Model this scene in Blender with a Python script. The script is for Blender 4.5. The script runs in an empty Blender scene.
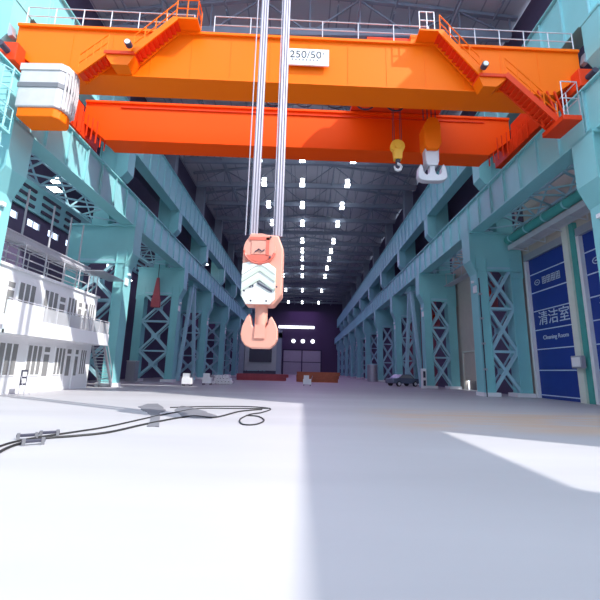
import bpy, math, random
from mathutils import Vector, Matrix
random.seed(7)
S = bpy.context.scene
COL = S.collection
PI = math.pi

# ------------------------------------------------------------------ helpers
class MB:
    def __init__(s): s.v = []; s.f = []; s.m = []
    def add(s, vs, fs, mi=0):
        o = len(s.v); s.v += [tuple(v) for v in vs]
        s.f += [tuple(i + o for i in f) for f in fs]; s.m += [mi] * len(fs); return s
    def box(s, x0, x1, y0, y1, z0, z1, mi=0):
        x0, x1 = min(x0, x1), max(x0, x1); y0, y1 = min(y0, y1), max(y0, y1); z0, z1 = min(z0, z1), max(z0, z1)
        return s.add([(x0,y0,z0),(x1,y0,z0),(x1,y1,z0),(x0,y1,z0),(x0,y0,z1),(x1,y0,z1),(x1,y1,z1),(x0,y1,z1)],
                     [(0,3,2,1),(4,5,6,7),(0,1,5,4),(1,2,6,5),(2,3,7,6),(3,0,4,7)], mi)
    def bar(s, a, b, w, h=None, mi=0):
        h = h or w; a = Vector(a); b = Vector(b); d = (b - a).normalized()
        up = Vector((0,0,1)) if abs(d.z) < .95 else Vector((0,1,0))
        u = d.cross(up).normalized() * (w/2); v = u.normalized().cross(d).normalized() * (h/2)
        P = []
        for p in (a, b): P += [p-u-v, p+u-v, p+u+v, p-u+v]
        return s.add(P, [(0,3,2,1),(4,5,6,7),(0,1,5,4),(1,2,6,5),(2,3,7,6),(3,0,4,7)], mi)
    def tube(s, pts, r, n=8, mi=0, cap=True):
        pts = [Vector(p) for p in pts]; V = []; F = []
        for i, p in enumerate(pts):
            d = (pts[min(i+1, len(pts)-1)] - pts[max(i-1, 0)]).normalized()
            up = Vector((0,0,1)) if abs(d.z) < .95 else Vector((0,1,0))
            u = d.cross(up).normalized(); w = u.cross(d).normalized()
            rr = r[i] if isinstance(r, (list, tuple)) else r
            for k in range(n):
                a = 2*PI*k/n; V.append(p + u*rr*math.cos(a) + w*rr*math.sin(a))
        for i in range(len(pts)-1):
            for k in range(n):
                F.append((i*n+k, i*n+(k+1)%n, (i+1)*n+(k+1)%n, (i+1)*n+k))
        if cap:
            F.append(tuple(range(n-1, -1, -1))); F.append(tuple((len(pts)-1)*n+k for k in range(n)))
        return s.add(V, F, mi)
    def prism(s, poly, a, b, axis='y', mi=0):
        # poly: list of 2D points; axis y -> (x,z), x -> (y,z), z -> (x,y)
        def P(p, t):
            return (p[0], t, p[1]) if axis == 'y' else ((t, p[0], p[1]) if axis == 'x' else (p[0], p[1], t))
        n = len(poly); V = [P(p, a) for p in poly] + [P(p, b) for p in poly]
        F = [tuple(range(n-1, -1, -1)), tuple(range(n, 2*n))] + [(i, (i+1)%n, n+(i+1)%n, n+i) for i in range(n)]
        return s.add(V, F, mi)
    def cyl(s, c, r, h, axis='z', n=20, mi=0, r2=None):
        c = Vector(c); d = {'x':Vector((1,0,0)),'y':Vector((0,1,0)),'z':Vector((0,0,1))}[axis]
        return s.tube([c - d*h/2, c + d*h/2], [r, r if r2 is None else r2], n, mi)
    def build(s, name, mats, parent=None, smooth=False, bevel=0):
        me = bpy.data.meshes.new(name); me.from_pydata(s.v, [], s.f)
        if not isinstance(mats, (list, tuple)): mats = [mats]
        for m in mats: me.materials.append(m)
        me.polygons.foreach_set('material_index', s.m)
        import bmesh
        bm = bmesh.new(); bm.from_mesh(me); bmesh.ops.recalc_face_normals(bm, faces=bm.faces); bm.to_mesh(me); bm.free()
        if smooth:
            for p in me.polygons: p.use_smooth = True
        me.update()
        o = bpy.data.objects.new(name, me); COL.objects.link(o)
        if parent: o.parent = parent
        if bevel:
            b = o.modifiers.new('b', 'BEVEL'); b.width = bevel; b.segments = 2; b.limit_method = 'ANGLE'
        if smooth:
            try:
                me.set_sharp_from_angle(angle=R(40))
            except Exception: pass
        return o
def R(d): return math.radians(d)
def tag(o, label=None, cat=None, group=None, kind=None):
    if label: o['label'] = label
    if cat: o['category'] = cat
    if group: o['group'] = group
    if kind: o['kind'] = kind
    return o
def empty(name, loc=(0,0,0), rz=0, label=None, cat=None, group=None):
    o = bpy.data.objects.new(name, None); COL.objects.link(o); o.location = loc; o.rotation_euler = (0,0,rz)
    return tag(o, label, cat, group)
def kids(o): return [c for c in bpy.data.objects if c.parent == o]
def copy_tree(o, parent=None):
    c = o.copy(); COL.objects.link(c)
    if parent: c.parent = parent
    for ch in kids(o): copy_tree(ch, c)
    return c

def mat(name, col, rough=.5, metal=0, var=.06, scale=1.5, bump=0, emit=None, estr=0, alpha=None, trans=0, dirt=0):
    m = bpy.data.materials.new(name); m.use_nodes = True; nt = m.node_tree; N = nt.nodes; L = nt.links
    b = N['Principled BSDF']; b.inputs['Roughness'].default_value = rough; b.inputs['Metallic'].default_value = metal
    c = (*col, 1)
    if var > 0:
        tc = N.new('ShaderNodeTexCoord'); no = N.new('ShaderNodeTexNoise'); no.inputs['Scale'].default_value = scale
        no.inputs['Detail'].default_value = 5
        L.new(tc.outputs['Object'], no.inputs['Vector'])
        mx = N.new('ShaderNodeMix'); mx.data_type = 'RGBA'
        mx.inputs[6].default_value = tuple(max(0, x*(1-var*1.6)) for x in col) + (1,)
        mx.inputs[7].default_value = tuple(min(1, x*(1+var*1.6)) for x in col) + (1,)
        L.new(no.outputs['Fac'], mx.inputs[0]); L.new(mx.outputs[2], b.inputs['Base Color'])
        if bump:
            bp = N.new('ShaderNodeBump'); bp.inputs['Strength'].default_value = bump
            L.new(no.outputs['Fac'], bp.inputs['Height']); L.new(bp.outputs[0], b.inputs['Normal'])
    else: b.inputs['Base Color'].default_value = c
    if emit:
        b.inputs['Emission Color'].default_value = (*emit, 1); b.inputs['Emission Strength'].default_value = estr
    if trans: b.inputs['Transmission Weight'].default_value = trans
    if alpha is not None: b.inputs['Alpha'].default_value = alpha
    return m
M = {}
M['teal'] = mat('teal paint', (.26,.62,.64), .42, var=.05, scale=.6)
M['teal_light'] = mat('pale teal paint', (.30,.62,.66), .45)
M['teal_brace'] = mat('pale blue brace paint', (.36,.62,.70), .5)
M['green_pipe'] = mat('sea green paint', (.07,.36,.33), .4)
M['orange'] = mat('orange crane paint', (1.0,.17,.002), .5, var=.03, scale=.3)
M['orange_shaded'] = mat('shaded orange crane paint', (1.0,.085,.001), .55, var=.03, scale=.3)  # the same crane orange, made redder to paint in the rear girder's shade
M['red_orange'] = mat('red orange crane paint', (.80,.055,.012), .4, var=.05)
M['white'] = mat('white paint', (.86,.86,.88), .5, var=.02)
M['cream'] = mat('cream steel', (.72,.75,.66), .5)
M['beige'] = mat('beige sandwich panel', (.60,.53,.46), .6)
M['rail'] = mat('pale grey rail steel', (.62,.62,.66), .4, metal=.2)
M['dark'] = mat('dark steel', (.05,.05,.08), .5)
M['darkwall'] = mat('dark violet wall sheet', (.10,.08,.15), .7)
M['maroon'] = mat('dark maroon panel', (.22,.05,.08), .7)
M['steel'] = mat('grey steel', (.45,.45,.5), .4, metal=.5)
M['glass_win'] = mat('window glass', (.27,.27,.27), .2, var=0)
M['hook_pink'] = mat('faded salmon paint', (.78,.36,.27), .45, var=.05)
M['hook_red'] = mat('coral red paint', (.72,.16,.11), .45)
M['hook_white'] = mat('chalk white paint', (.84,.86,.80), .5, var=.03)
M['hook_green'] = mat('pale sage stripe paint', (.60,.68,.56), .5)
M['yellow'] = mat('yellow paint', (.95,.50,.04), .4)
M['blue_cover'] = mat('light blue cover', (.10,.34,.66), .5)
M['door_blue'] = mat('blue door fabric', (.012,.045,.30), .55, var=.06)
M['black_rubber'] = mat('black rubber', (.02,.02,.022), .6)
M['rust'] = mat('rust orange steel', (.55,.17,.09), .7, var=.15)
M['pinkred'] = mat('primer red steel', (.50,.10,.12), .7, var=.15)
M['truss'] = mat('blue grey truss paint', (.26,.30,.38), .6)
M['lamp_on'] = mat('lit lamp', (1,1,1), .5, var=0, emit=(.88,.94,1), estr=12)
M['win_lit'] = mat('bright far pane', (1,1,1), .5, var=0, emit=(.9,.95,1), estr=3)
M['car_paint'] = mat('dark blue car paint', (.20,.24,.32), .25, metal=.4)
M['ink'] = mat('black ink', (.03,.03,.04), .6, var=0)
M['pale_print'] = mat('pale blue print', (.62,.74,.90), .6, var=0)
M['dark_grey'] = mat('dark grey fill', (.17,.17,.19), .6)  # shared dark grey, also used for the painted shadow smudges
M['cab_wrap'] = mat('off white cab sheet', (.60,.56,.56), .4, var=.08, scale=2)
M['rope'] = mat('greased wire rope', (.33,.31,.37), .4, metal=.3)
for k in ('orange','orange_shaded','red_orange'): M[k].node_tree.nodes['Principled BSDF'].inputs['Specular IOR Level'].default_value = .15

def floor_mat():
    m = bpy.data.materials.new('concrete floor'); m.use_nodes = True; nt = m.node_tree; N = nt.nodes; L = nt.links
    b = N['Principled BSDF']; tc = N.new('ShaderNodeTexCoord')
    n1 = N.new('ShaderNodeTexNoise'); n1.inputs['Scale'].default_value = .22; n1.inputs['Detail'].default_value = 6
    mp = N.new('ShaderNodeMapping'); mp.inputs['Scale'].default_value = (.35,1.6,1)
    L.new(tc.outputs['Object'], mp.inputs[0]); L.new(mp.outputs[0], n1.inputs['Vector'])
    cr = N.new('ShaderNodeValToRGB'); cr.color_ramp.elements[0].position = .3; cr.color_ramp.elements[1].position = .7
    cr.color_ramp.elements[0].color = (.38,.37,.39,1); cr.color_ramp.elements[1].color = (.45,.44,.46,1)
    L.new(n1.outputs['Fac'], cr.inputs[0])
    # an ochre band, broken up by noise, across the floor in front of the blue doors
    sx = N.new('ShaderNodeSeparateXYZ'); L.new(tc.outputs['Object'], sx.inputs[0])
    def smooth(sock, a, c, inv=False):
        r = N.new('ShaderNodeMapRange'); r.interpolation_type = 'SMOOTHSTEP'
        r.inputs['From Min'].default_value = a; r.inputs['From Max'].default_value = c
        if inv: r.inputs['To Min'].default_value = 1; r.inputs['To Max'].default_value = 0
        L.new(sock, r.inputs['Value']); return r.outputs[0]
    def mul(a, c):
        x = N.new('ShaderNodeMath'); x.operation = 'MULTIPLY'; L.new(a, x.inputs[0])
        if isinstance(c, float): x.inputs[1].default_value = c
        else: L.new(c, x.inputs[1])
        return x.outputs[0]
    band = mul(mul(smooth(sx.outputs[1], 10.3, 12.0), smooth(sx.outputs[1], 15.5, 18.5, True)), smooth(sx.outputs[0], 1.5, 5))
    n2 = N.new('ShaderNodeTexNoise'); n2.inputs['Scale'].default_value = .8; n2.inputs['Detail'].default_value = 4
    L.new(mp.outputs[0], n2.inputs['Vector'])
    band = mul(mul(band, smooth(n2.outputs['Fac'], .3, .62)), .9)
    mx = N.new('ShaderNodeMix'); mx.data_type = 'RGBA'; mx.inputs[7].default_value = (.50,.36,.26,1)
    L.new(band, mx.inputs[0]); L.new(cr.outputs[0], mx.inputs[6])
    L.new(mx.outputs[2], b.inputs['Base Color'])
    b.inputs['Roughness'].default_value = .55
    bp = N.new('ShaderNodeBump'); bp.inputs['Strength'].default_value = .05; L.new(n1.outputs['Fac'], bp.inputs['Height']); L.new(bp.outputs[0], b.inputs['Normal'])
    return m

def sheet_mat(name, c1, c2, axis, period, rough=.6):
    """ribbed sheet: thin seams every period metres along an axis"""
    m = bpy.data.materials.new(name); m.use_nodes = True; nt = m.node_tree; N = nt.nodes; L = nt.links
    b = N['Principled BSDF']; tc = N.new('ShaderNodeTexCoord'); sx = N.new('ShaderNodeSeparateXYZ'); L.new(tc.outputs['Object'], sx.inputs[0])
    d = N.new('ShaderNodeMath'); d.operation = 'DIVIDE'; d.inputs[1].default_value = period; L.new(sx.outputs[axis], d.inputs[0])
    f = N.new('ShaderNodeMath'); f.operation = 'FRACT'; L.new(d.outputs[0], f.inputs[0])
    g = N.new('ShaderNodeMath'); g.operation = 'GREATER_THAN'; g.inputs[1].default_value = .93; L.new(f.outputs[0], g.inputs[0])
    mx = N.new('ShaderNodeMix'); mx.data_type = 'RGBA'; mx.inputs[6].default_value = (*c1,1); mx.inputs[7].default_value = (*c2,1)
    L.new(g.outputs[0], mx.inputs[0]); L.new(mx.outputs[2], b.inputs['Base Color']); b.inputs['Roughness'].default_value = rough
    return m

def text_mesh(name, s, size, depth, material, parent, matrix):
    cu = bpy.data.curves.new(name, 'FONT'); cu.body = s; cu.size = size; cu.extrude = depth
    cu.align_x = 'CENTER'; cu.align_y = 'CENTER'
    t = bpy.data.objects.new('tmp', cu); COL.objects.link(t)
    dg = bpy.context.evaluated_depsgraph_get(); dg.update()
    me = bpy.data.meshes.new_from_object(t.evaluated_get(dg)); bpy.data.objects.remove(t)
    me.materials.clear(); me.materials.append(material)
    me.transform(matrix); me.name = name
    o = bpy.data.objects.new(name, me); COL.objects.link(o); o.parent = parent; return o

ORD0 = ['nearest','second','third','fourth','fifth','sixth','seventh','eighth','ninth','tenth','eleventh','twelfth','thirteenth','fourteenth','fifteenth','sixteenth']
ORD = ORD0 + ['seventeenth','eighteenth','nineteenth','twentieth','twenty-first','twenty-second']
HY0, HY1 = 16.6, 110.4                    # nearest and last column row
CY = [16.6 + 13.4*i for i in range(11)]
BACK = 164.0
OFF = .7                                  # the left row stands a little further out
GZ0, GZ1 = 13.55, 16.2                    # runway girder
UZ0, UZ1 = 21.0, 24.7                    # upper runway girder
WX = 18.5

# ------------------------------------------------------------------ setting
f = MB().box(-40, 40, -30, 175, -.3, 0).build('floor', floor_mat()); tag(f, kind='structure')

roofm = sheet_mat('roof sheet', (.50,.51,.58), (.30,.32,.40), 0, 1.9)
m = MB()
m.prism([(-20.5,32.6),(0,35.2),(20.5,32.6),(20.5,32.9),(0,35.5),(-20.5,32.9)], 18.5, BACK+.5)
tag(m.build('ceiling', roofm), kind='structure')
m = MB().box(-24.5, -19.2, 15.5, BACK, 22.6, 22.9)
tag(m.build('ceiling_aisle', M['darkwall']), kind='structure')

# right wall: beige lower sheet with door openings, upper wall starts further in
DZ = 11.0
def wall_piece(name, y0, y1, mt, holes=()):
    m = MB(); y = y0
    for (a, b_, z) in holes:
        m.box(WX, WX+.3, y, a, 0, 16.4); m.box(WX, WX+.3, a, b_, z, 16.4); y = b_
    m.box(WX, WX+.3, y, y1, 0, 16.4)
    tag(m.build(name, mt), kind='structure')
wall_piece('wall_right', 2.8, 30.4, M['beige'], [(18.6,23.4,DZ),(24.7,29.3,DZ)])
wall_piece('wall_right_dark', 30.4, 37.5, M['darkwall'])  # dark stretch of the wall, flush with the beige pieces
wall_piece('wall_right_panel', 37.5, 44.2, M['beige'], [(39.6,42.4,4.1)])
wall_piece('wall_right_dark_mid', 44.2, 51, M['darkwall'])  # second dark stretch, past the beige door piece
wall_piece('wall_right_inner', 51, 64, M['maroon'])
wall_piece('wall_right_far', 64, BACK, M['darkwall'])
m = MB().box(WX, WX+.3, 8.6, BACK, 16.4, 32.6); m.box(WX, WX+.3, 2.8, 8.6, 16.4, 19.0)  # low near strip added out of view to block stray sun
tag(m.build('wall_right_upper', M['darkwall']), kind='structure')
m = MB().box(WX, WX+.3, -30, -2.5, 0, 20)  # unseen wall stretch, its end and height set to clip the sun patch
tag(m.build('wall_right_sun_clip', M['beige']), kind='structure')
# added unseen wall behind the camera and to its left, cutting sky light
m = MB().box(-24.3, 18.8, -30.4, -30, 0, 42); m.box(-24.3, -24.0, -30, 15.5, 0, 30)
tag(m.build('wall_sky_block', M['truss']), kind='structure')
# left aisle wall with a strip of windows
m = MB(); LX = -24.0
wys = []
m.box(LX-.3, LX, 15.5, BACK, 0, 13.4); m.box(LX-.3, LX, 15.5, BACK, 14.1, 22.6)
y = 15.5
k = 0
while y < 44:
    m.box(LX-.3, LX, y, y+1.0, 13.4, 14.1); wys.append((y+1.0, y+2.6)); y += 2.6
m.box(LX-.3, LX, y, BACK, 13.4, 14.1)
tag(m.build('wall_left', M['darkwall']), kind='structure')
for i, (a, b_) in enumerate(wys):
    g = MB().box(LX-.18, LX-.12, a, b_, 13.4, 14.1)
    for t in (a, (a+b_)/2-.03, b_-.06): g.box(LX-.22, LX-.08, t, t+.06, 13.4, 14.1, 1)
    gl = g.build('window_%d' % (i+3), [M['pane'] if 'pane' in M else M.setdefault('pane', mat('clear pane', (.9,.95,1), .05, var=0, trans=.95)), M['rail']])
    tag(gl, kind='structure')
# upper clerestory wall on the left above the aisle roof
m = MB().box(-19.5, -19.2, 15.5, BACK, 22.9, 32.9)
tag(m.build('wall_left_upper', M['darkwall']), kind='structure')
# back wall with gate opening
m = MB()
m.box(-24.3, 20, BACK, BACK+.4, 0, 35.4)
tag(m.build('wall_back', M['darkwall']), kind='structure')
m = MB(); m.box(-8.6, 8.2, BACK-.3, BACK, 0, 10.5)
for x in (-8.9, -.5, 8.0): m.box(x, x+.5, BACK-.5, BACK-.3, 0, 10.8, 1)
m.box(-8.9, 8.5, BACK-.5, BACK-.3, 10.5, 11.0, 1); m.box(-8.9, 8.5, BACK-.5, BACK-.3, 5.3, 5.6, 1)
tag(m.build('door_5', [M['steel'], M['dark']]), kind='structure')
m = MB().box(-11, 5, BACK-.4, BACK, 20.4, 21.5)
tag(m.build('window_1', M['win_lit']), kind='structure')
for k, x in enumerate((-4.2, 0, 4.4)):
    m = MB().cyl((x, BACK-.15, 14.7), .85, .3, 'y', 16)
    tag(m.build('window_2', M['win_lit']), kind='structure')

# ------------------------------------------------------------------ roof trusses and lamps
def make_truss():
    m = MB(); z0 = 30.6
    m.bar((-17.4,0,z0),(17.4,0,z0),.45,.75); 
    top = lambda x: 34.95 - abs(x)*2.6/20.5
    m.bar((-18.2,0,top(18.2)-.2),(0,0,34.75),.3,.3); m.bar((18.2,0,top(18.2)-.2),(0,0,34.75),.3,.3)
    n = 8; xs = [-17.5 + 35*i/n for i in range(n+1)]
    for i, x in enumerate(xs):
        m.bar((x,0,z0),(x,0,top(x)-.2),.14)
        if i < n:
            a, b_ = (x, z0), (xs[i+1], top(xs[i+1])-.2)
            if i % 2: a, b_ = (x, top(x)-.2), (xs[i+1], z0)
            m.bar((a[0],0,a[1]),(b_[0],0,b_[1]),.13)
    return m
ty = [20.2 + 6.7*i for i in range(21)]
t0 = None
for i, y in enumerate(ty):
    if t0 is None:
        t0 = empty('roof_truss', (0,0,0)); make_truss().build('truss_frame', M['truss'], t0)
        for x in (-12,-4,4,12): MB().bar((x,.2,30.7),(x,6.5,30.7),.16,.22).build('tie_beam', M['truss'], t0)
        for x in (-16,-12.5,-7.5,-2.5,2.5,7.5,12.5,16): MB().bar((x,.2,34.1-abs(x)*.127),(x,6.5,34.1-abs(x)*.127),.14,.2).build('purlin', M['truss'], t0)
        o = t0
    else: o = copy_tree(t0)
    o.location = (0, y, 0)
    tag(o, '%s blue grey roof truss counted from the open front of the hall' % ORD[i], 'roof truss', 'roof trusses across the hall')

def make_lamp():
    e = empty('high_bay_lamp')
    MB().tube([(0,0,.35),(0,0,1.4)], .03).build('hanger', M['dark'], e)
    MB().cyl((0,0,.2), .28, .3, r2=.14).build('housing', M['steel'], e, True)
    MB().box(-.36,.36,-.5,.5,-.06,.05).build('lens', M['lamp_on'], e, bevel=.02)
    MB().box(-.3,.3,-.18,.18,.6,.95).build('lamp_glint', M['lamp_on'], e)  # glowing box that imitates the lamp's reflection above it
    return e
lamp = make_lamp(); first = True
rows = [(-6.4,'left'),(-.6,'centre'),(6.2,'right')]
for (x, nm) in rows:
    for i, y in enumerate([44.2,50.8,58.4,66.3,75.8,82.5,88.8,97,106,126,149]):
        o = lamp if first else copy_tree(lamp); first = False
        o.location = (x, y, 29.2)
        tag(o, 'white lit high bay lamp, %s one in the %s row under the roof' % (ORD[i], nm), 'ceiling lamp', 'high bay lamps under the roof')
for i, (x, y, z) in enumerate([(-21,28,16.0),(-20.3,40.5,11.4),(-18.6,48,20.9),(-18.6,66,20.9)]):
    o = copy_tree(lamp); o.location = (x, y, z)
    tag(o, ['white lit lamp hanging in the left aisle above the office roof','lit lamp low in the gap between the second and third left columns','lit lamp high in the left aisle just past the third teal column','small lit lamp far down the left aisle under its low roof'][i], 'ceiling lamp', 'lamps of the left aisle')

# ------------------------------------------------------------------ columns (built for the right, mirrored for the left)
def make_column(sx, upper=True):
    e = empty('crane_column')
    X = lambda v: v*sx if sx > 0 else -(v + OFF + 1.3*min(1, max(0, (v-15.42)/1.41)))
    m = MB().box(X(14.35),X(15.1),-.55,.55,.25,11.5); m.box(X(14.28),X(14.35),-.62,.62,.25,11.2); m.box(X(15.1),X(15.17),-.62,.62,.25,11.2)
    m.build('inner_leg', M['teal'], e)
    m = MB().box(X(17.2),X(18.15),-.45,.45,.25,11.5); m.box(X(17.13),X(17.2),-.55,.55,.25,11.2)
    m.build('outer_leg', M['teal'], e)
    m = MB().box(X(14.2),X(15.5),-.7,.7,0,.3); m.box(X(16.8),X(18.2),-.7,.7,0,.3)
    m.build('footing', M['white'], e)
    for (a, b_) in ((.4,3.5),(3.5,7.0),(7.0,10.4)):
        m = MB()
        for yy, t in ((-.42,.2), (.42,.1)):
            m.bar((X(15.1),yy,a),(X(17.2),yy,b_),t,.24 if t > .15 else .12); m.bar((X(17.2),yy,a),(X(15.1),yy,b_),t,.24 if t > .15 else .12)
            m.bar((X(15.1),yy,b_),(X(17.2),yy,b_),.18,t)
            m.box(X(15.97),X(16.33),yy-.09,yy+.09,(a+b_)/2-.25,(a+b_)/2+.25)
        m.build('lattice_panel', M['teal_brace'], e)
    m = MB().prism([(X(13.9),13.5),(X(13.9),11.05),(X(14.35),10.0),(X(14.9),9.6),(X(15.6),10.4),(X(16.7),10.4),(X(17.3),9.6),(X(18.2),9.6),(X(18.2),13.5)], -.5, .5)
    m.prism([(X(13.8),13.5),(X(13.8),11.0),(X(14.28),9.9),(X(14.36),9.96),(X(13.9),11.05),(X(13.9),13.5)], -.68, .68)
    m.box(X(13.8), X(18.25), -.7, .7, 13.38, 13.54)
    m.bar((X(14.4),-.56,10.2),(X(18.1),-.56,10.2),.08,.18)
    m.build('bracket', M['teal'], e)
    if upper:
        X = lambda v: v*sx - (OFF if sx < 0 else 0)
        m = MB().box(X(16.3),X(17.7),-.5,.5,13.56,24.6); m.box(X(16.22),X(16.3),-.62,.62,16.2,24.6); m.box(X(17.7),X(17.78),-.62,.62,16.2,24.6)
        m.build('upper_post', M['teal'], e)
        m = MB().box(X(16.3),X(17.7),-.5,.5,24.62,32.0)
        m.build('roof_post', M['truss'], e)  # darker colour than the post below, painting in haze under the roof
        m = MB().prism([(X(15.15),20.95),(X(15.15),18.6),(X(15.6),18.0),(X(16.2),17.8),(X(16.2),20.95)], -.6, .6)
        m.box(X(15.1),X(16.25),-.68,.68,20.85,20.99)
        m.build('upper_bracket', M['teal'], e)
    m = MB().box(X(14.18),X(14.28),-.5,.0,8.3,8.9); m.box(X(14.1),X(14.28),-.12,.12,9.2,9.4)
    m.build('lamp_box', M['white'], e)
    return e
colR = make_column(1); colL = make_column(-1)
for sx, proto, side in ((1, colR, 'right'), (-1, colL, 'left')):
    for i, y in enumerate(CY):
        o = proto if i == 0 else copy_tree(proto); o.location = (0, y, 0)
        tag(o, 'teal lattice crane column, %s from the camera in the %s row' % (ORD[i] if i else 'nearest', side), 'column', 'crane columns of the %s row' % side)
for sx, side in ((1,'right'),(-1,'left')):
    o = make_column(sx, upper=False); o.location = (0, 6.2 if sx > 0 else 3.2, 0); o.name = 'crane_column'
    tag(o, 'short teal crane column beside the camera on the %s, out of the picture' % side, 'column')

# ------------------------------------------------------------------ runway girders, one per bay
def girder(sx, y0, y1, xi, w, z0, z1, name, mi, step=1.68, rail=True, truss=True):
    e = empty(name, (0, y0, 0)); L_ = y1 - y0; X = lambda v: v*sx - (OFF if sx < 0 else 0)
    m = MB().box(X(xi+.12),X(xi+w-.12),0,L_,z0+.05,z1-.04)
    m.build('web', mi, e)
    m = MB().box(X(xi-.08),X(xi+w+.08),0,L_,z1-.08,z1+.0); m.box(X(xi-.08),X(xi+w+.08),0,L_,z0,z0+.1)
    m.build('flange', mi, e)
    n = int(L_/step)
    rb = MB().box(X(xi-.02),X(xi+.14),0,.06,z0+.1,z1-.08).build('stiffener_rib', M['teal_light'], e)
    for i in range(n+1):
        if i:
            rb = rb.copy(); COL.objects.link(rb)
        rb.location = (0, .04 + (L_-.14)*i/n, 0)
    if rail:
        m = MB().box(X(xi+.62),X(xi+.74),0,L_,z1,z1+.14); m.box(X(xi+.5),X(xi+.86),0,L_,z1+.001,z1+.03)
        m.build('crane_rail', M['steel'], e)
    if truss:
        m = MB(); xo = 17.9; a = xi + w - .1
        zt = z0 + .35
        m.bar((X(xo),0,zt),(X(xo),L_,zt),.16); n = 4
        for i in range(n):
            u, v = L_*i/n+.1, L_*(i+1)/n-.1
            m.bar((X(a),u,zt),(X(xo),(u+v)/2,zt),.11); m.bar((X(xo),(u+v)/2,zt),(X(a),v,zt),.11); m.bar((X(a),u,zt),(X(xo),u,zt),.11)
            m.bar((X(xo),u,zt),(X(xo),(u+v)/2,zt+1.7),.1); m.bar((X(xo),(u+v)/2,zt+1.7),(X(xo),v,zt),.1)
        m.bar((X(xo),0,zt+1.7),(X(xo),L_,zt+1.7),.14)
        m.build('surge_truss', M['teal_brace'], e)
    return e
ys = [-3.8, 3.2 if False else 4.7] + CY
for sx, side in ((1,'right'),(-1,'left')):
    yy = [4.7 if sx > 0 else 3.2] + CY + [BACK-.6]
    yy[0] = 6.2 if sx > 0 else 3.2
    yy = [-12.0] + yy
    for i in range(len(yy)-1):
        e = girder(sx, yy[i]+.01, yy[i+1]-.01, 14.1, 1.55 if i < 2 else .95, GZ0, GZ1, 'runway_girder', M['teal'], truss=(i > 1))
        nm = 'out of the picture beside the camera' if i == 0 else '%s bay in view counted from the camera' % ORD[i-1]
        tag(e, 'teal ribbed lower runway girder on the %s, %s' % (side, nm), 'girder', 'lower runway girders on the %s' % side)
    yy = CY + [BACK-.6]
    for i in range(len(yy)-1):
        e = girder(sx, yy[i]+.01, yy[i+1]-.01, 15.2, 1.0, UZ0, UZ1, 'upper_runway_girder', M['teal'], rail=True, truss=False)
        tag(e, 'teal ribbed upper runway girder on the %s, %s bay counted from the camera' % (side, ORD[i]), 'girder', 'upper runway girders on the %s' % side)

# diagonal portal bracing legs between columns deeper in
for sx, side in ((1,'right'),(-1,'left')):
    e = empty('portal_brace', (sx*14.9 - (OFF if sx < 0 else 0), CY[3]-6.7, 0), 0, 'tall slanting A shaped brace between the third and fourth columns of the %s row' % side, 'brace')
    MB().bar((0,-3.4,0),(0,-.3,13.4),.4,.5).build('brace_leg', M['teal_brace'], e)
    MB().bar((0,3.4,0),(0,.3,13.4),.4,.5).build('brace_leg', M['teal_brace'], e)
    MB().box(-.3,.3,-1.1,1.1,12.8,13.5).build('gusset', M['teal'], e)

# slatted teal catwalk wall in the left aisle
e = empty('louvre_panel', (LX+.1, 17, 14.6), 0, 'long teal louvre panel with dark slats high on the left aisle wall', 'louvre')
MB().box(0,.2,0,60,0,2.6).build('backing', M['teal'], e)
m = MB()
for i in range(18): m.box(.2,.34,.6+3.2*i,2.9+3.2*i,.3,.55); m.box(.2,.34,.6+3.2*i,2.9+3.2*i,1.0,1.25); m.box(.2,.34,.6+3.2*i,2.9+3.2*i,1.7,1.95)
m.build('slats', M['dark'], e)

# ------------------------------------------------------------------ blue curtain doors on the right
def curtain_door(n, y0, y1, label2):
    d = empty('door_%d' % n, (WX, y0, 0)); d['kind'] = 'structure'
    w = y1 - y0
    MB().box(.05,.12,0,w,0,DZ).build('curtain', M['door_blue'], d)
    m = MB(); zs = [.25, 2.1, 3.7, 5.2, 6.7, 8.2, 9.7]
    for z in zs: m.box(-.0,.06,.05,w-.05,z-.035,z+.035)
    m.build('wind_bars', M['pale_print'], d)
    m = MB().box(-.22,.1,-.16,.1,0,DZ+.1); m.build('guide_track', M['white'], d)
    m = MB().box(-.22,.1,w-.1,w+.16,0,DZ+.1); m.build('guide_track', M['white'], d)
    MB().box(-.25,.0,-.1,w+.1,DZ-.05,DZ+.5).build('roller_box', M['steel'], d)
    # lettering: reads towards -X, its rightward direction is -Y
    def mtx(yc, z): return Matrix.Translation((-.01, yc, z)) @ Matrix(((0,0,-1,0),(-1,0,0,0),(0,1,0,0),(0,0,0,1)))
    text_mesh('sign_text', '清洁室', 1.15, .01, M['pale_print'], d, mtx(w*.47, 5.98))
    text_mesh('sign_text', 'Cleaning Room', .44, .01, M['pale_print'], d, mtx(w*.47, 4.55))
    m = MB()
    # firm name band: oval emblem and four block characters
    m.tube([(-.01, w*.78+.3*math.cos(2*PI*k/16), 8.95+.2*math.sin(2*PI*k/16)) for k in range(17)], .03, 5)
    m.box(-.02,.0,w*.78-.12,w*.78+.12,8.92,8.98)
    for q in range(4):
        yc = w*.60 - q*.52
        for z in (8.70,8.87,9.04,9.2): m.box(-.02,.0,yc-.2,yc+.2,z-.03,z+.03)
        for yo in (-.18,0,.18): m.box(-.02,.0,yc+yo-.025,yc+yo+.025,8.68,9.22)
    m.build('emblem', M['pale_print'], d)
curtain_door(1, 24.7, 29.3, '')
curtain_door(2, 18.6, 23.4, '')
m = MB().box(WX-.45,WX-.05,24.0,24.52,0,12.0); tag(m.build('trim_1', M['cream']), kind='structure')
m = MB().box(WX-.3,WX-.02,23.58,23.98,0,12.0); tag(m.build('trim_2', M['green_pipe']), kind='structure')
e = empty('control_box', (WX-.5, 24.2, 2.6), 0, 'small grey control box on the cream post beside the blue door', 'box')
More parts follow.
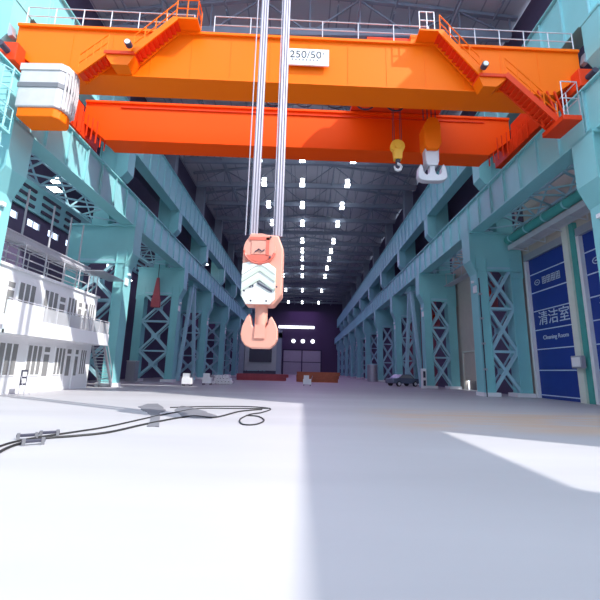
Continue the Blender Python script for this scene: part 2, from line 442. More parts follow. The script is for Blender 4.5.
MB().box(-.25,.04,-.55,.35,-.4,.4).build('casing', M['steel'], e, bevel=.02)
MB().box(-.29,-.25,-.45,.25,-.3,.3).build('cover', M['white'], e)
# small beige door and its frame
d = empty('door_3', (WX,39.6,0)); d['kind'] = 'structure'
MB().box(.05,.15,0,2.8,1.0,4.1).build('leaf', M['beige'], d)
MB().box(.5,.6,0,2.9,0,1.0).build('dark_gap', M['dark'], d)
m = MB().box(-.08,.1,-.15,0,0,4.2); m.box(-.08,.1,2.9,3.05,0,4.2); m.box(-.08,.1,-.15,3.05,4.1,4.25); m.build('frame', M['cream'], d)
# pipes above the doors with a cable tray on brackets
e = empty('service_pipe', (17.0, 17.3, 12.75), 0, 'thick sea green pipe running above the blue doors', 'pipe')
MB().tube([(0,0,0),(0,11.9,0)], .33, 14).build('pipe', M['green_pipe'], e, True)
m = MB()
for k in range(6): m.cyl((0,.8+2.1*k,0), .38, .12, 'y', 14)
m.build('clamp_rings', M['teal_light'], e)
e = empty('cable_tray', (17.75, 17.3, 12.0), 0, 'pale steel cable tray walkway hung on hooks under the green pipe', 'tray')
MB().box(-.7,.2,0,11.9,-.05,.05).build('tray', M['rail'], e)
m = MB()
for yy in (0,): m.box(-.75,-.68,0,12.0,-.1,.3); m.box(.2,.26,0,11.9,-.1,.3)
m.build('side_rail', M['rail'], e)
for k in range(6):
    y = .8 + 2.1*k
    m = MB().tube([(-.72,y,-.1),(-.72,y,1.2),(-.2,y,1.3)], .045, 6); m.tube([(-.72,y,-.1),(.5,y,-.35)], .045, 6); m.tube([(.5,y,-.35),(.5,y,.1)],.045,6)
    m.build('hanger', M['rail'], e)
e = empty('cable_tray', (17.5, 30.9, 12.0), 0, 'dim steel cable tray hung between the second and third right columns', 'tray')
MB().box(-.7,.2,0,11.9,-.05,.05).build('tray', M['rail'], e)
for k in range(6):
    y = .6 + 2.1*k
    MB().tube([(-.72,y,-.1),(-.72,y,1.3),(0,y,1.35)], .045, 6).build('hanger', M['rail'], e)
e = empty('wall_window_band', (WX-.05, 19, 0))
MB().box(-.02,.03,0,11,14.2,14.35).build('sill', M['rail'], e); MB().box(-.02,.03,0,11,17.3,17.5).build('head', M['rail'], e)
for a, b_ in ((0,1.2),(10.2,11)): MB().box(0,.03,a,b_,14.4,17.2).build('dark_bay', M['dark'], e)
tag(e, 'dark steel edging round the beige wall panel above the green pipe', 'wall trim')
# red hose reel / ducts behind lattice
for (y, lab) in ((30.9,'red fire hose cabinet behind the lattice of the second right column'),(44.4,'red fire hose cabinet behind the lattice of the third right column')):
    e = empty('hose_cabinet', (16.15, y, 8.3), 0, lab, 'cabinet', 'red hose cabinets')
    MB().box(-.55,.55,0,.5,-.9,1.3).build('cabinet_body', M['pinkred'], e, bevel=.03)
    MB().tube([(.1,-.05,1.3),(.1,-.05,3.3)],.08,8).build('feed_pipe', M['pinkred'], e)
    MB().cyl((0,-.04,.2),.32,.1,'y').build('reel', M['red_orange'], e)
e = empty('electric_cabinet', (14.0, 42.4, 0), 0, 'small white electric cabinet at the foot of the third right column', 'cabinet')
MB().box(-.45,.0,-.35,.25,0,2.2).build('cabinet_body', M['white'], e)
m = MB().box(-.36,-.1,-.37,-.35,.3,.9); m.box(-.36,-.1,-.37,-.35,1.2,1.9); m.build('vent', M['dark'], e)
e = empty('conduit', (14.15, 29.0, 0), 0, 'thin dark conduit with clips down the front of the second right column', 'pipe')
MB().tube([(.1,0,0),(.1,0,9.4)], .05, 6).build('tube', M['dark'], e)
for z in (2,4,6,8): MB().box(0,.25,-.06,.1,z,z+.15).build('clip', M['steel'], e)

# ------------------------------------------------------------------ bridge crane
cr = empty('bridge_crane', (0, 16.8, 16.55), R(2.1), 'huge orange double girder bridge crane spanning the hall with 250/50t board', 'crane')
def crane_girder(y0, y1, xe, xh):
    H = 2.9
    o = OFF - .1
    m = MB().prism([(-xh-o,0),(xh,0),(xe,1.25),(xe,H-.1),(-xe-o,H-.1),(-xe-o,1.25)], y0+.06, y1-.06)
    m.box(-xe-o,xe,y0-.06,y1+.06,H-.15,H)            # top flange
    m.box(-xh-o,xh,y0-.04,y1+.04,-.06,.03)
    return m
g = crane_girder(0, 1.4, 14.95, 13.2).build('front_girder', M['orange'], cr)
for k in range(-6,7): MB().box(k*2.1-.015, k*2.1+.015, .045, .065, .04, 2.7).build('weld_seam', M['orange'], g)
g = crane_girder(5.6, 7.0, 14.4, 12.8).build('rear_girder', M['orange_shaded'], cr)
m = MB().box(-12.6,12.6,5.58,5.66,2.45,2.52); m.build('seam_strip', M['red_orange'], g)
for sx, nm in ((-1,'l'),(1,'r')):
    o = Vector((-OFF+.1 if sx < 0 else 0, 0, 0))
    m = MB().box(sx*14.35,sx*15.2,-.5,7.6,.2,1.25)
    m.box(sx*14.45, sx*15.1, 1.4, 5.6, 1.25, 2.4)
    ec = m.build('end_carriage', M['red_orange'], cr, bevel=.03); ec.location = o
    for yy in (0, 1.5, 5.6, 7.1):
        MB().cyl((sx*14.87, yy, .24), .38, .18, 'x', 18).build('wheel', M['steel'], ec, True)
    # buffers
    m = MB().cyl((sx*14.8,-.75,.7),.16,.5,'y'); m.build('buffer', M['dark'], ec)
    m = MB()
    for k in range(9): m.box(sx*(13.0+.15*k)-.03, sx*(13.0+.15*k)+.03, 6-.3*k, 6.06-.3*k, -.6+.07*k, 1.2)
    m.build('cable_brackets', M['red_orange'], ec)
    m = MB().prism([(sx*15.0,2.0),(sx*15.15,2.6),(sx*15.5,3.0),(sx*15.6,2.8),(sx*15.2,1.9)], -.2, .1); m.build('end_bumper', M['steel'], ec)
# walkway rail along the front girder
def handrail(name, pts, parent, mt, h=1.1, step=1.5, r=.028, mid=True):
    m = MB(); pts = [Vector(p) for p in pts]
    for a, b_ in zip(pts[:-1], pts[1:]):
        n = max(1, round((b_-a).length/step))
        for i in range(n+1):
            p = a.lerp(b_, i/n); m.tube([p, p+Vector((0,0,h))], r, 6)
        for z in ((h,h*.5) if mid else (h,)): m.tube([a+Vector((0,0,z)), b_+Vector((0,0,z))], r, 6)
    return m.build(name, mt, parent)
handrail('handrail', [(-15.2,.02,2.9),(-6.3,.02,2.9)], cr, M['rail'])
handrail('handrail', [(-5.2,.02,2.9),(6.6,.02,2.9)], cr, M['rail'], step=2.0)
handrail('handrail', [(7.8,.02,2.9),(14.7,.02,2.9)], cr, M['rail'])
# stairs down the front face
def stair(a, b_, w, n, parent, mt):
    a = Vector(a); b_ = Vector(b_); m = MB(); d = b_-a
    for yy in (0, -w): m.bar(a+Vector((0,yy,0)), b_+Vector((0,yy,0)), .07, .3)
    st = m.build('stair_stringer', mt, parent)
    m = MB()
    for i in range(n):
        p = a + d*((i+.5)/n); m.box(p.x-.16,p.x+.16,p.y-w,p.y,p.z-.03,p.z+.03)
    m.build('stair_treads', M['red_orange'], parent)
    m = MB()
    for yy in (-w,):
        o = Vector((0,yy,0))
        for i in range(5):
            p = a + d*(i/4) + o; m.tube([p, p+Vector((0,0,1.0))], .03, 6)
        m.tube([a+o+Vector((0,0,1.0)), b_+o+Vector((0,0,1.0))], .03, 6); m.tube([a+o+Vector((0,0,.5)), b_+o+Vector((0,0,.5))], .025, 6)
    m.build('stair_rail', M['orange'], parent)
SW = .7
# right flights
MB().box(5.8,6.9,-.75,.0,2.9,3.0).build('platform', M['orange'], cr)
m = MB().box(5.6,7.6,.1,1.2,2.95,3.5); m.build('platform_box', M['orange'], cr)
stair((6.9,-.02,2.95),(8.9,-.02,.45), SW, 11, cr, M['orange'])
MB().box(8.8,10.3,-.78,-.0,.25,.42).build('landing', M['red_orange'], cr)
MB().prism([(8.8,.25),(10.3,.25),(9.7,-.3),(9.0,-.3)], -.7,-.06).build('landing_bracket', M['orange'], cr)
stair((10.2,-.06,.42),(12.7,-.06,-2.2), SW, 13, cr, M['red_orange'])
MB().box(12.5,13.45,-1.3,.2,-2.5,-2.25).build('landing', M['red_orange'], cr)
handrail('handrail', [(12.6,-1.28,-2.25),(13.42,-1.28,-2.25),(13.42,.18,-2.25)], cr, M['rail'], step=.8, h=1.9)
for x in (11.9,12.3,12.8,13.2): MB().bar((x,-.1,.1),(x+.35,-.3,-2.2),.08).build('hanger_bar', M['red_orange'], cr)
# left flights, mirrored, ending above the cab
MB().box(-7.0,-5.9,-.75,.0,2.9,3.0).build('platform', M['orange'], cr)
handrail('handrail', [(-7.0,-.73,3.0),(-5.9,-.73,3.0),(-5.9,-.03,3.0)], cr, M['orange'], step=.6)
handrail('handrail', [(5.8,-.73,3.0),(6.6,-.73,3.0)], cr, M['white'], step=.4)
stair((-7.0,-.02,2.95),(-9.0,-.02,.75), SW, 10, cr, M['orange'])
MB().box(-10.4,-8.9,-.78,.0,.58,.75).build('landing', M['red_orange'], cr)
MB().prism([(-10.4,.58),(-8.9,.58),(-9.2,.0),(-10.0,.0)], -.7,-.02).build('landing_bracket', M['orange'], cr)
stair((-10.3,-.02,.75),(-11.6,-.02,-.55), SW, 7, cr, M['orange'])
for x, z in ((9.0,.7),(-9.15,1.0)):
    l = MB().cyl((x,-.95,z),.17,.25,'y').build('floodlight', M['dark'], cr, True)
    MB().cyl((x,-1.09,z),.13,.04,'y').build('lens', M['white'], l, True)
# capacity board
b = MB().box(-1.2,1.05,-.16,-.08,1.0,2.0).build('capacity_board', M['white'], cr, bevel=.01)
mt = Matrix.Translation((.05,-.165,1.62)) @ Matrix.Rotation(PI/2,4,'X')
text_mesh('capacity_text', '250/50', .62, .006, M['ink'], b, Matrix.Translation((-.25,0,0)) @ mt)
text_mesh('capacity_text', 't', .30, .004, M['ink'], b, Matrix.Translation((.72,0,.12)) @ mt)
m = MB()
for k in range(8):
    x = -.9+.19*k; m.box(x-.05,x+.05,-.168,-.16,1.27,1.285); m.box(x-.05,x+.05,-.168,-.16,1.33,1.345); m.box(x-.01,x+.01,-.168,-.16,1.26,1.36)
m.build('small_print', M['ink'], b)
for x in (-1.0,.9): MB().box(x-.05,x+.05,-.09,.07,1.3,1.8).build('board_bracket', M['orange'], b)
# trolley on top
tr = MB().box(3.2,6.4,.2,6.9,3.0,3.35); tr.box(3.4,6.2,1.4,1.9,3.3,4.0); tr.box(3.4,6.2,5.6,6.1,3.3,4.0)
tr = tr.build('trolley', M['red_orange'], cr)
MB().cyl((4.8,3.7,4.0),.65,2.4,'x').build('hoist_drum', M['steel'], tr, True)
MB().box(6.6,8.6,1.5,2.8,3.05,4.6).build('motor_cover', M['blue_cover'], tr, bevel=.2)
MB().box(6.4,9.4,1.0,5.9,2.95,3.05).build('trolley_deck', M['red_orange'], tr)
handrail('trolley_rail', [(6.5,.9,3.4),(7.2,.9,3.4)], tr, M['white'], step=.4, h=1.3)
m = MB()
for k in range(5): m.tube([(-2+1.9*k-.55*math.cos(PI*j/8), 3.2, 1.6-.42*math.sin(PI*j/8)) for j in range(9)], .05, 6)
m.tube([(-13,3.2,1.9),(7,3.2,1.9)], .06, 6)
m.build('festoon_cable', M['dark'], cr)
m = MB().box(-13,3,3.15,3.35,1.9,2.05); m.box(-12.4,-11.4,3.05,3.15,1.6,1.85)
m.build('festoon_beam', M['dark'], cr)

# operator cab
cab = empty('crane_cab', (-12.85, 15.2, 13.35), 0, 'white wrapped cab with orange floor hung under the left end of the crane', 'cab')
pts = []
poly = [(-1.15,0),(-1.15,1.2),(.8,1.2),(1.05,1.0),(1.15,.6),(1.05,.2),(.8,0)]
MB().prism(poly, .3, 2.55, 'z').build('cab_body', M['cab_wrap'], cab, bevel=.06)
MB().prism([(x*1.015-.0,y-.03 if y < .5 else y+.03) for x, y in poly], 1.35, 1.6, 'z').build('window_band', M['dark_grey'], cab)
MB().prism([(x*1.02,y-.04 if y < .5 else y+.03) for x, y in poly], 2.3, 2.65, 'z').build('roof', M['cab_wrap'], cab)
MB().prism([(x*.9,y*.9+.06) for x, y in poly], -.2, .3, 'z').build('cab_floor', M['orange'], cab, bevel=.04)
m = MB()
for k in range(7):
    a = -.9 + .3*k
    m.tube([(.9+.27*math.cos(a*1.2),.6+.58*math.sin(a),.35),(.94+.27*math.cos(a*1.2)+.03*random.random(),.6+.6*math.sin(a),1.3+.3*random.random()),(.9+.27*math.cos(a*1.2),.6+.58*math.sin(a),2.5)], .04, 5)
m.build('wrapping_folds', M['cab_wrap'], cab)
for x in (-.9,.6): MB().box(x,x+.2,.9,1.1,2.65,3.0).build('hanger', M['red_orange'], cab)

# double ramshorn hook and small yellow hook of the orange crane
def double_hook(e, w, z0, mt, t=.32):
    """ramshorn hook profile in XZ centred on x=0, lowest point z0, width w"""
    h = w*.62
    out = []; n = 14
    out += [(-w*.09, h*1.25), (-w*.09, h*.62), (-w*.12, h*.42), (-w*.2, h*.36), (-w*.29, h*.5), (-w*.31, h*.78), (-w*.38, h*1.02), (-w*.47, h*.78)]
    for k in range(n+1):
        a = PI + PI*.5*k/n
        out.append((-w*.22 + w*.28*math.cos(a), h*.30 + h*.30*math.sin(a)) )
    full = out + [(-x, z) for x, z in reversed(out)]
    full = [(x, z+z0) for x, z in full]
    return MB().prism(full, -t/2, t/2).build('double_hook', mt, e, bevel=.04)
hk = empty('main_hook_block', (7.5, 20.1, 12.85), 0, 'orange hook block with a pale double hook hanging below the right half of the crane', 'hook block')
MB().prism([(-.5,2.3),(-.33,1.9),(.33,1.9),(.52,2.3),(.52,3.5),(.32,4.0),(-.2,4.05),(-.5,3.5)], -.5,.5).build('sheave_housing', M['orange'], hk, bevel=.06)
MB().prism([(-.4+.0,1.25),(-.3,.95),(.3,.95),(.4,1.25),(.42,2.1),(-.42,2.1)], -.28,.28).build('swivel', M['rail'], hk, bevel=.05)
double_hook(hk, 1.75, 0, M['rail'], .4)
m = MB()
for x in (-.35,-.1,.15,.4): m.tube([(x,0,4.2),(x,0,7.0)], .03, 6)
m.build('wire_ropes', M['dark'], hk)
hy = empty('auxiliary_hook_block', (5.5, 20.1, 13.7), 0, 'small yellow hook block beside the big orange one under the crane', 'hook block')
m = MB().cyl((0,0,1.65),.5,.3,'y',24); m.cyl((0,0,1.65),.25,.46,'y'); m.prism([(-.25,.65),(.25,.65),(.32,1.4),(-.32,1.4)],-.22,.22)
m.build('sheave_housing', M['yellow'], hy, bevel=.03)
MB().cyl((0,0,.6),.17,.3).build('swivel', M['dark'], hy, True)
c = [(0,0,.5),(0,0,.34)] + [(.24*math.cos(a),0,.12+.24*math.sin(a)) for a in [PI/2-2*PI*.0, PI/4,0,-PI/4,-PI/2,-3*PI/4,-PI,-PI*1.12]]
MB().tube(c, [.07,.07,.08,.09,.1,.11,.11,.1,.07,.03], 10).build('hook', M['white'], hy, True)
m = MB()
for x in (-.3,-.2,.2,.3): m.tube([(x,0,1.7),(x,0,5.9)], .02, 6)
m.build('wire_ropes', M['dark'], hy)
hy.scale = (.88,.88,.88)

# ------------------------------------------------------------------ big hanging hook of the upper crane (nearer)
HYY = 11.4; HX = -1.35
hb = empty('hanging_hook_block', (HX, HYY, 2.25), 0, 'large salmon and white hook block with double hook hanging on long ropes in mid hall', 'hook block')
K = HYY/11.4
# side cheek plates: octagonal body
_n0 = set(bpy.data.objects)
body = [(-.62,1.75),(-.38,1.45),(.38,1.45),(.64,1.8),(.64,3.0),(.60,3.55),(.42,3.78),(-.2,3.85),(-.45,3.72),(-.6,3.4)]
MB().prism([(-.46,1.45),(.40,1.45),(.66,1.78),(.66,3.3),(.5,3.72),(-.4,3.8),(-.62,3.3),(-.62,1.78)], -.30, .38).build('housing', M['hook_pink'], hb, bevel=.05)
p = MB().prism([(-.44,1.46),(.30,1.46),(.45,1.62),(.45,2.6),(0,2.95),(-.60,2.75),(-.60,1.72)], -.36, -.30).build('front_plate', M['hook_white'], hb, bevel=.012)
def chev(z, th, y, mt, nm='chevron'):
    m = MB(); m.prism([(-.60,z-.28),(-.05,z+.1),(.45,z-.25),(.45,z-.25+th),(-.05,z+.1+th),(-.60,z-.28+th)], y-.03, y); return m.build(nm, mt, p)
chev(2.42,.14,-.36,M['hook_green']); chev(2.66,.14,-.36,M['hook_white']); chev(2.12,.09,-.36,M['hook_green'])
m = MB(); m.bar((-.1,-.37,2.12),(.36,-.37,1.86),.03,.05); m.bar((-.05,-.37,2.2),(.4,-.37,1.95),.03,.03); m.tube([(-.16+.08*math.cos(a),-.37,2.14+.07*math.sin(a)) for a in [k*.5 for k in range(9)]],.016,5); m.box(-.36,-.3,-.38,-.36,1.98,2.1); m.box(-.27,-.22,-.38,-.36,2.0,2.06)
m.build('painted_mark', M['dark'], p)
# upper sheave guard: round disc with a cut window
m = MB().cyl((-.08,-.33,3.25),.5,.1,'y',32); m.build('sheave_guard', M['hook_pink'], hb, True)
m = MB(); rr = .5
m.tube([(-.08+rr*math.cos(a),-.37,3.25+rr*math.sin(a)) for a in [PI*1.05+PI*.85*k/12 for k in range(13)]], .045, 6)
m.prism([(-.50,3.02),(.28,3.02),(.2,2.86),(-.05,2.78),(-.4,2.86)], -.41,-.36); m.box(.12,.22,-.41,-.36,3.0,3.6); m.box(-.4,.22,-.41,-.36,3.52,3.62)
m.build('guard_rim', M['hook_red'], hb)
m = MB().box(-.34,.12,-.40,-.38,3.05,3.5); m.build('guard_window', M['hook_pink'], hb)
m = MB().tube([(-.22,-.42,3.12),(-.1,-.42,3.22),(.0,-.42,3.14),(.08,-.42,3.2)], .02, 5); m.build('grease_line', M['dark'], hb)
m = MB()
for (x,z) in ((.26,3.62),(.26,2.96),(.5,2.0),(-.5,1.86),(.2,1.55),(-.28,1.55)): m.cyl((x,-.42,z),.03,.05,'y',8)
m.build('bolts', M['dark'], hb)
for _o in [o for o in bpy.data.objects if o not in _n0 and o.parent == hb]: _o.location.z = -.12
MB().cyl((0.02,0,1.05),.2,1.0,n=20).build('shank', M['hook_pink'], hb, True)
def big_hook():
    # two upright horns either side of the shank over one wide rounded bowl
    pr = [(-.58,.42),(-.54,.68),(-.42,.96),(-.33,1.08),(-.27,.92),(-.24,.72),(-.17,.62),(.17,.62),(.25,.74),(.28,.9),(.36,1.0),(.47,.82),(.56,.6),
          (.56,.28),(.48,.12),(.34,0),(-.24,0),(-.42,.07),(-.54,.24)]
    return MB().prism(pr, -.2, .2).build('double_hook', M['hook_pink'], hb, bevel=.035)
big_hook()
MB().prism([(-.15,.3),(.2,.3),(.18,.72),(-.13,.72)], -.24,-.22).build('hook_nut', M['hook_pink'], hb)
for x0, n, r in ((-.62,1,.022),(-.44,3,.05),(.30,1,.02),(.38,3,.05)):
    for k in range(n): MB().tube([(x0+.085*k,.04*k,3.7),(x0+.085*k,.04*k,21.4)], r, 8).build('wire_rope', M['rope'], hb, True)
uc = empty('upper_crane', (0, 10.2, 23.65), 0, 'upper crane beam above the top edge of the picture carrying the hanging ropes', 'crane')
MB().box(-2.6,1.0,.4,2.0,.1,1.2).build('rope_drum_frame', M['red_orange'], uc)
MB().box(-1.9,0.0,1.0,1.4,.0-.0,.1).build('sheave_plate', M['steel'], uc)

# ------------------------------------------------------------------ office building on the left
of = empty('site_office', (0,0,0), 0, 'white two storey site office with balcony and grey windows on the left', 'building')
XO = -15.8; Y0, Y1 = 17.75, 27.4; XB = -18.2
XBK = -22.5
m = MB()
# unit layout: (door y0,y1),(window y0,y1)
up = [((18.75,19.4),(19.6,20.9)),((23.0,23.7),(21.6,22.9)),((25.0,25.55),(23.9,24.9)),((25.75,26.2),(26.3,27.1))]
lo = [((18.1,18.8),(18.95,20.3)),((22.3,22.95),(21.0,22.2)),((24.5,25.1),(23.4,24.4)),((25.4,25.9),(26.1,26.8))]
m.box(XO-.2, XO, Y0, Y1, 0, 3.1); m.box(XO-.2, XO, Y0, Y1, 3.1, 6.7); m.box(XBK,XO-.2,Y1-.2,Y1,0,6.7); m.box(XBK,XO-.2,Y0,Y0+.2,0,6.7); m.box(XBK,XBK+.2,Y0,Y1,0,6.7)
m.build('walls', M['white'], of)
m = MB().box(XBK-.1,XO+.12,Y0-.0,Y1+.1,6.7,6.85); m.build('roof_slab', M['white'], of)
m = MB().box(XO,-14.65,Y0,Y1,3.1,3.28); m.box(-14.75,-14.6,Y0,Y1,3.1,3.95); m.build('balcony', M['white'], of)
m = MB().box(-14.75,-14.6,Y0,20.2,3.95,4.75); m.build('balcony_parapet', M['white'], of)
m = MB().box(-14.70,-14.66,20.2,Y1,3.95,4.75); m.build('balcony_glass', mat('frosted grey glass', (.62,.63,.66), .3, var=0, alpha=.5), of)
m = MB().tube([(-14.68,Y0,4.85),(-14.68,Y1,4.85)],.03,6)
for k in range(7): yy = 20.3+1.17*k; m.tube([(-14.68,yy,3.9),(-14.68,yy,4.85)],.03,6)
m.build('balcony_rail', M['rail'], of)
def win(y0, y1, z0, z1, n):
    w = MB().box(XO-.01,XO+.05,y0,y1,z0,z1).build('window', M['white'], of)
    ww = (y1-y0)/n
    for k in range(n):
        MB().box(XO+.05,XO+.06,y0+ww*k+.06,y0+ww*(k+1)-.06,z0+.07,z1-.07).build('pane', M['glass_win'], w)
def dor(y0, y1, z0):
    d = MB().box(XO-.01,XO+.05,y0,y1,z0,z0+2.75).build('door', M['white'], of)
    MB().box(XO+.05,XO+.06,y0+.1,y1-.1,z0+2.35,z0+2.65).build('transom', M['glass_win'], d)
    MB().box(XO+.05,XO+.06,y0+.1,y1-.1,z0+.9,z0+2.2).build('pane', M['glass_win'], d)
for (d, w), (d2, w2) in zip(up, lo):
    dor(d[0], d[1], 3.3); win(w[0], w[1], 4.1, 6.15, 3)
    dor(d2[0], d2[1], .02); win(w2[0], w2[1], .95, 2.75, 3)
# outside stair at far end
st = empty('outside_stair', (0,0,0), 0, 'steep grey steel stair at the far end of the white office', 'stair')
m = MB()
for x in (-15.85,-14.95): m.bar((x,27.6,3.05),(x,29.3,0.05),.08,.25)
m.build('stringers', M['steel'], st)
m = MB()
for k in range(13):
    t = (k+.5)/13; yy = 27.65+1.65*t; z = 3.05-3.0*t; m.box(-15.85,-14.95,yy-.12,yy+.12,z-.02,z+.02)
m.build('treads', M['rail'], st)
m = MB().tube([(-14.95,27.6,4.0),(-14.95,29.3,1.0)],.03,6); m.tube([(-14.95,29.3,0.0),(-14.95,29.3,1.0)],.03,6); m.tube([(-14.95,27.6,3.05),(-14.95,27.6,4.0)],.03,6); m.build('rail', M['rail'], st)
# things in front of the office
e = empty('notice_stand', (-14.9, 19.9, 0), 0, 'small dark sign stand in front of the white office wall', 'sign stand')
MB().box(-.02,.02,-.22,.22,.5,1.3).build('board', M['dark'], e); m = MB()
for y in (-.2,.2): m.tube([(0,y,0),(0,y,1.3)],.02,6)
m.tube([(.3,-.2,0),(0,-.2,1.0)],.02,6); m.tube([(.3,.2,0),(0,.2,1.0)],.02,6); m.build('legs', M['steel'], e)
m = MB().box(-.03,.03,-.14,.14,.95,1.2); m.box(-.03,.03,-.14,.14,.6,.85); m.build('sheet', M['white'], e)
# roof: poles, rack, beams, canopy
for k, y in enumerate((21.2,23.6,25.5,27.0)):
    e = empty('steel_pole', (-17.45, y, 6.85), 0, ['pale steel pole on the office roof, nearest of four','pale steel pole on the office roof, second nearest of four','pale steel pole on the office roof, third nearest of four','pale steel pole on the office roof, farthest of four'][k], 'pole', 'poles on the office roof')
    MB().tube([(0,0,0),(0,0,5.6)], .06, 8).build('tube', M['rail'], e, True)
    MB().box(-.12,.12,-.12,.12,0,.04).build('foot_plate', M['steel'], e)
rk = empty('roof_rack', (-16.2, 18.2, 6.85), 0, 'light steel scaffold rack along the office roof edge', 'rack')
m = MB()
for k in range(6):
    y = .2+1.75*k
    m = MB()
    for x in (0,-1.1): m.tube([(x,y,0),(x,y,1.6)], .035, 6)
    m.tube([(0,y,1.6),(-1.1,y,1.6)],.035,6); m.build('post_frame', M['rail'], rk)
m = MB()
for z in (.75,1.6):
    for x in (0,-1.1): m.tube([(x,0,z),(x,9.2,z)],.04,6)
m.build('long_rails', M['rail'], rk)
for k, (x, z, y0, y1, lab) in enumerate([(-16.3,8.52,18.4,26.6,'pale long beam on the office roof rack, outer lower one'),(-16.65,8.52,18.6,27.0,'pale long beam on the office roof rack, middle lower one'),(-17.05,8.52,18.3,26.4,'pale long beam on the office roof rack, inner lower one')]):
    o = MB(); o.box(x-.13,x+.13,y0,y1,z,z+.06); o.box(x-.13,x+.13,y0,y1,z+.3,z+.36); o.box(x-.03,x+.03,y0,y1,z+.06,z+.3)
    tag(o.build('steel_beam', M['rail']), lab, 'beam', 'beams stored on the office roof')
e = empty('canopy_sheet', (-15.6, 25.9, 8.35), 0, 'flat grey canopy sheet on thin posts above the far end of the office roof', 'canopy')
MB().prism([(-.55,0),(.75,0),(.75,3.3),(-.55,3.3)], .12,.2,'z').build('sheet', M['steel'], e)
for x,y in ((-.3,.2),(-.3,1.3)): MB().tube([(x,y,-1.5),(x,y,.12)],.04,6).build('post', M['rail'], e)

# cage ladder on the near left column
e = empty('cage_ladder', (-14.1, 14.5, 0), 0, 'pale teal caged ladder on the nearest left column', 'ladder')
m = MB()
for x in (-.25,.25): m.tube([(x,.2,8.5),(x,.2,15.3)], .035, 6)
for k in range(22): m.tube([(-.25,.2,8.6+.31*k),(.25,.2,8.6+.31*k)], .022, 6)
m.build('ladder', M['teal_light'], e)
m = MB()
arc = lambda z: [(.42*math.cos(a),.2-.42*math.sin(a)*1.5,z) for a in [PI*k/10 for k in range(11)]]
for k in range(6): m.tube(arc(10.2+.95*k), .03, 5)
for j in (1,3,5,7,9): p0 = arc(10.2)[j]; m.tube([p0,(p0[0],p0[1],14.95)], .025, 5)
m.build('cage', M['teal_light'], e)
m = MB().box(-.62,.5,-.9,.35,11.9,12.0); m.build('landing', M['teal'], e)
handrail('landing_rail', [(-.6,-.88,12.0),(.48,-.88,12.0),(.48,.3,12.0)], e, M['teal_light'], step=.4, h=1.1)

# ------------------------------------------------------------------ floor objects
def cable(pts, r, lab, grp=None):
    # catmull-rom through floor points
    P = [Vector((x,y,r)) for x,y in pts]; out = []
    for i in range(len(P)-1):
        p0,p1,p2,p3 = P[max(i-1,0)],P[i],P[i+1],P[min(i+2,len(P)-1)]
        for k in range(8):
            t = k/8; out.append(.5*((2*p1)+(-p0+p2)*t+(2*p0-5*p1+4*p2-p3)*t*t+(-p0+3*p1-3*p2+p3)*t**3))
    out.append(P[-1])
    return tag(MB().tube(out, r, 8).build('floor_cable', M['black_rubber'], None, True), lab, 'cable', grp)
def px(x, y):
    """ground point seen at a pixel of the 600 px frame"""
    f_, p, r = 365., R(11.0), R(1.4)
    dx, dy = x-300, 300-y
    ux = dx*math.cos(r) - dy*math.sin(r); uy = dx*math.sin(r) + dy*math.cos(r)
    d = Vector((ux/f_, math.cos(p) - uy/f_*math.sin(p), math.sin(p) + uy/f_*math.cos(p)))
    a = YAW
    d = Vector((d.x*math.cos(a)-d.y*math.sin(a), d.x*math.sin(a)+d.y*math.cos(a), d.z))
    t = 1.6/-d.z; return (d.x*t, d.y*t)
YAW = R(.6)
cable([px(*q) for q in ((-12,452),(10,444),(40,438),(80,432),(110,427),(150,418),(175,413),(200,409),(235,409),(268,409))], .022, 'long black cable on the sunlit floor, far one of the pair', 'cables on the floor')
cable([px(*q) for q in ((-14,462),(10,448),(40,440),(75,437),(110,433),(150,424),(190,417),(215,418),(240,412),(262,410))], .026, 'long black cable on the sunlit floor, near one of the pair', 'cables on the floor')
cable([px(*q) for q in ((170,408),(205,407),(245,407),(270,409),(262,413),(250,415),(240,420),(243,425),(256,425),(264,421),(258,417),(246,416))], .022, 'black cable ending in a loop at the far edge of the sunlit floor', 'cables on the floor')
for k, q in enumerate(((27,439),(49,436),(33,445))):
    x, y = px(*q); e = empty('cable_connector', (x,y,.0), R(35), ['grey metal cable connector, leftmost of the three on the floor','grey metal cable connector, rightmost of the three on the floor','grey metal cable connector, nearest of the three on the floor'][k], 'connector', 'cable connectors')
    MB().box(-.2,.2,-.04,.04,.05,.11).build('clamp', M['dark'], e, bevel=.01)
    for s in (-.16,.16): MB().box(s-.03,s+.03,-.06,.06,.0,.13).build('band', M['dark_grey'], e)

# painted shadow smudges beside the cables, built as thin dark grey shapes
for k, (pts, lab) in enumerate(((((139,407),(147,404),(158,404),(164,408),(166,411),(160,413),(158,427),(148,427),(150,415),(143,411)), 'painted shadow smudge, jagged dark grey fill on the sunlit floor, left one of two'),
                               (((174,410),(183,406),(192,408),(205,412),(216,416),(205,418),(192,418),(180,416)), 'painted shadow smudge, jagged dark grey fill on the sunlit floor, right one of two'))):
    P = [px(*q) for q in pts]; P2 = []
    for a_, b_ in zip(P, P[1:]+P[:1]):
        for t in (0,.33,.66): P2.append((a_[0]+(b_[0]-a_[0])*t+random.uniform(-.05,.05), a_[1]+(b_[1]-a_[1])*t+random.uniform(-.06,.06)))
    tag(MB().prism(P2, .002, .02, 'z').build('shadow_smudge', M['dark_grey']), lab, 'sheet', 'painted shadow smudges on the floor')  # painted shadows, no real sheets lie here

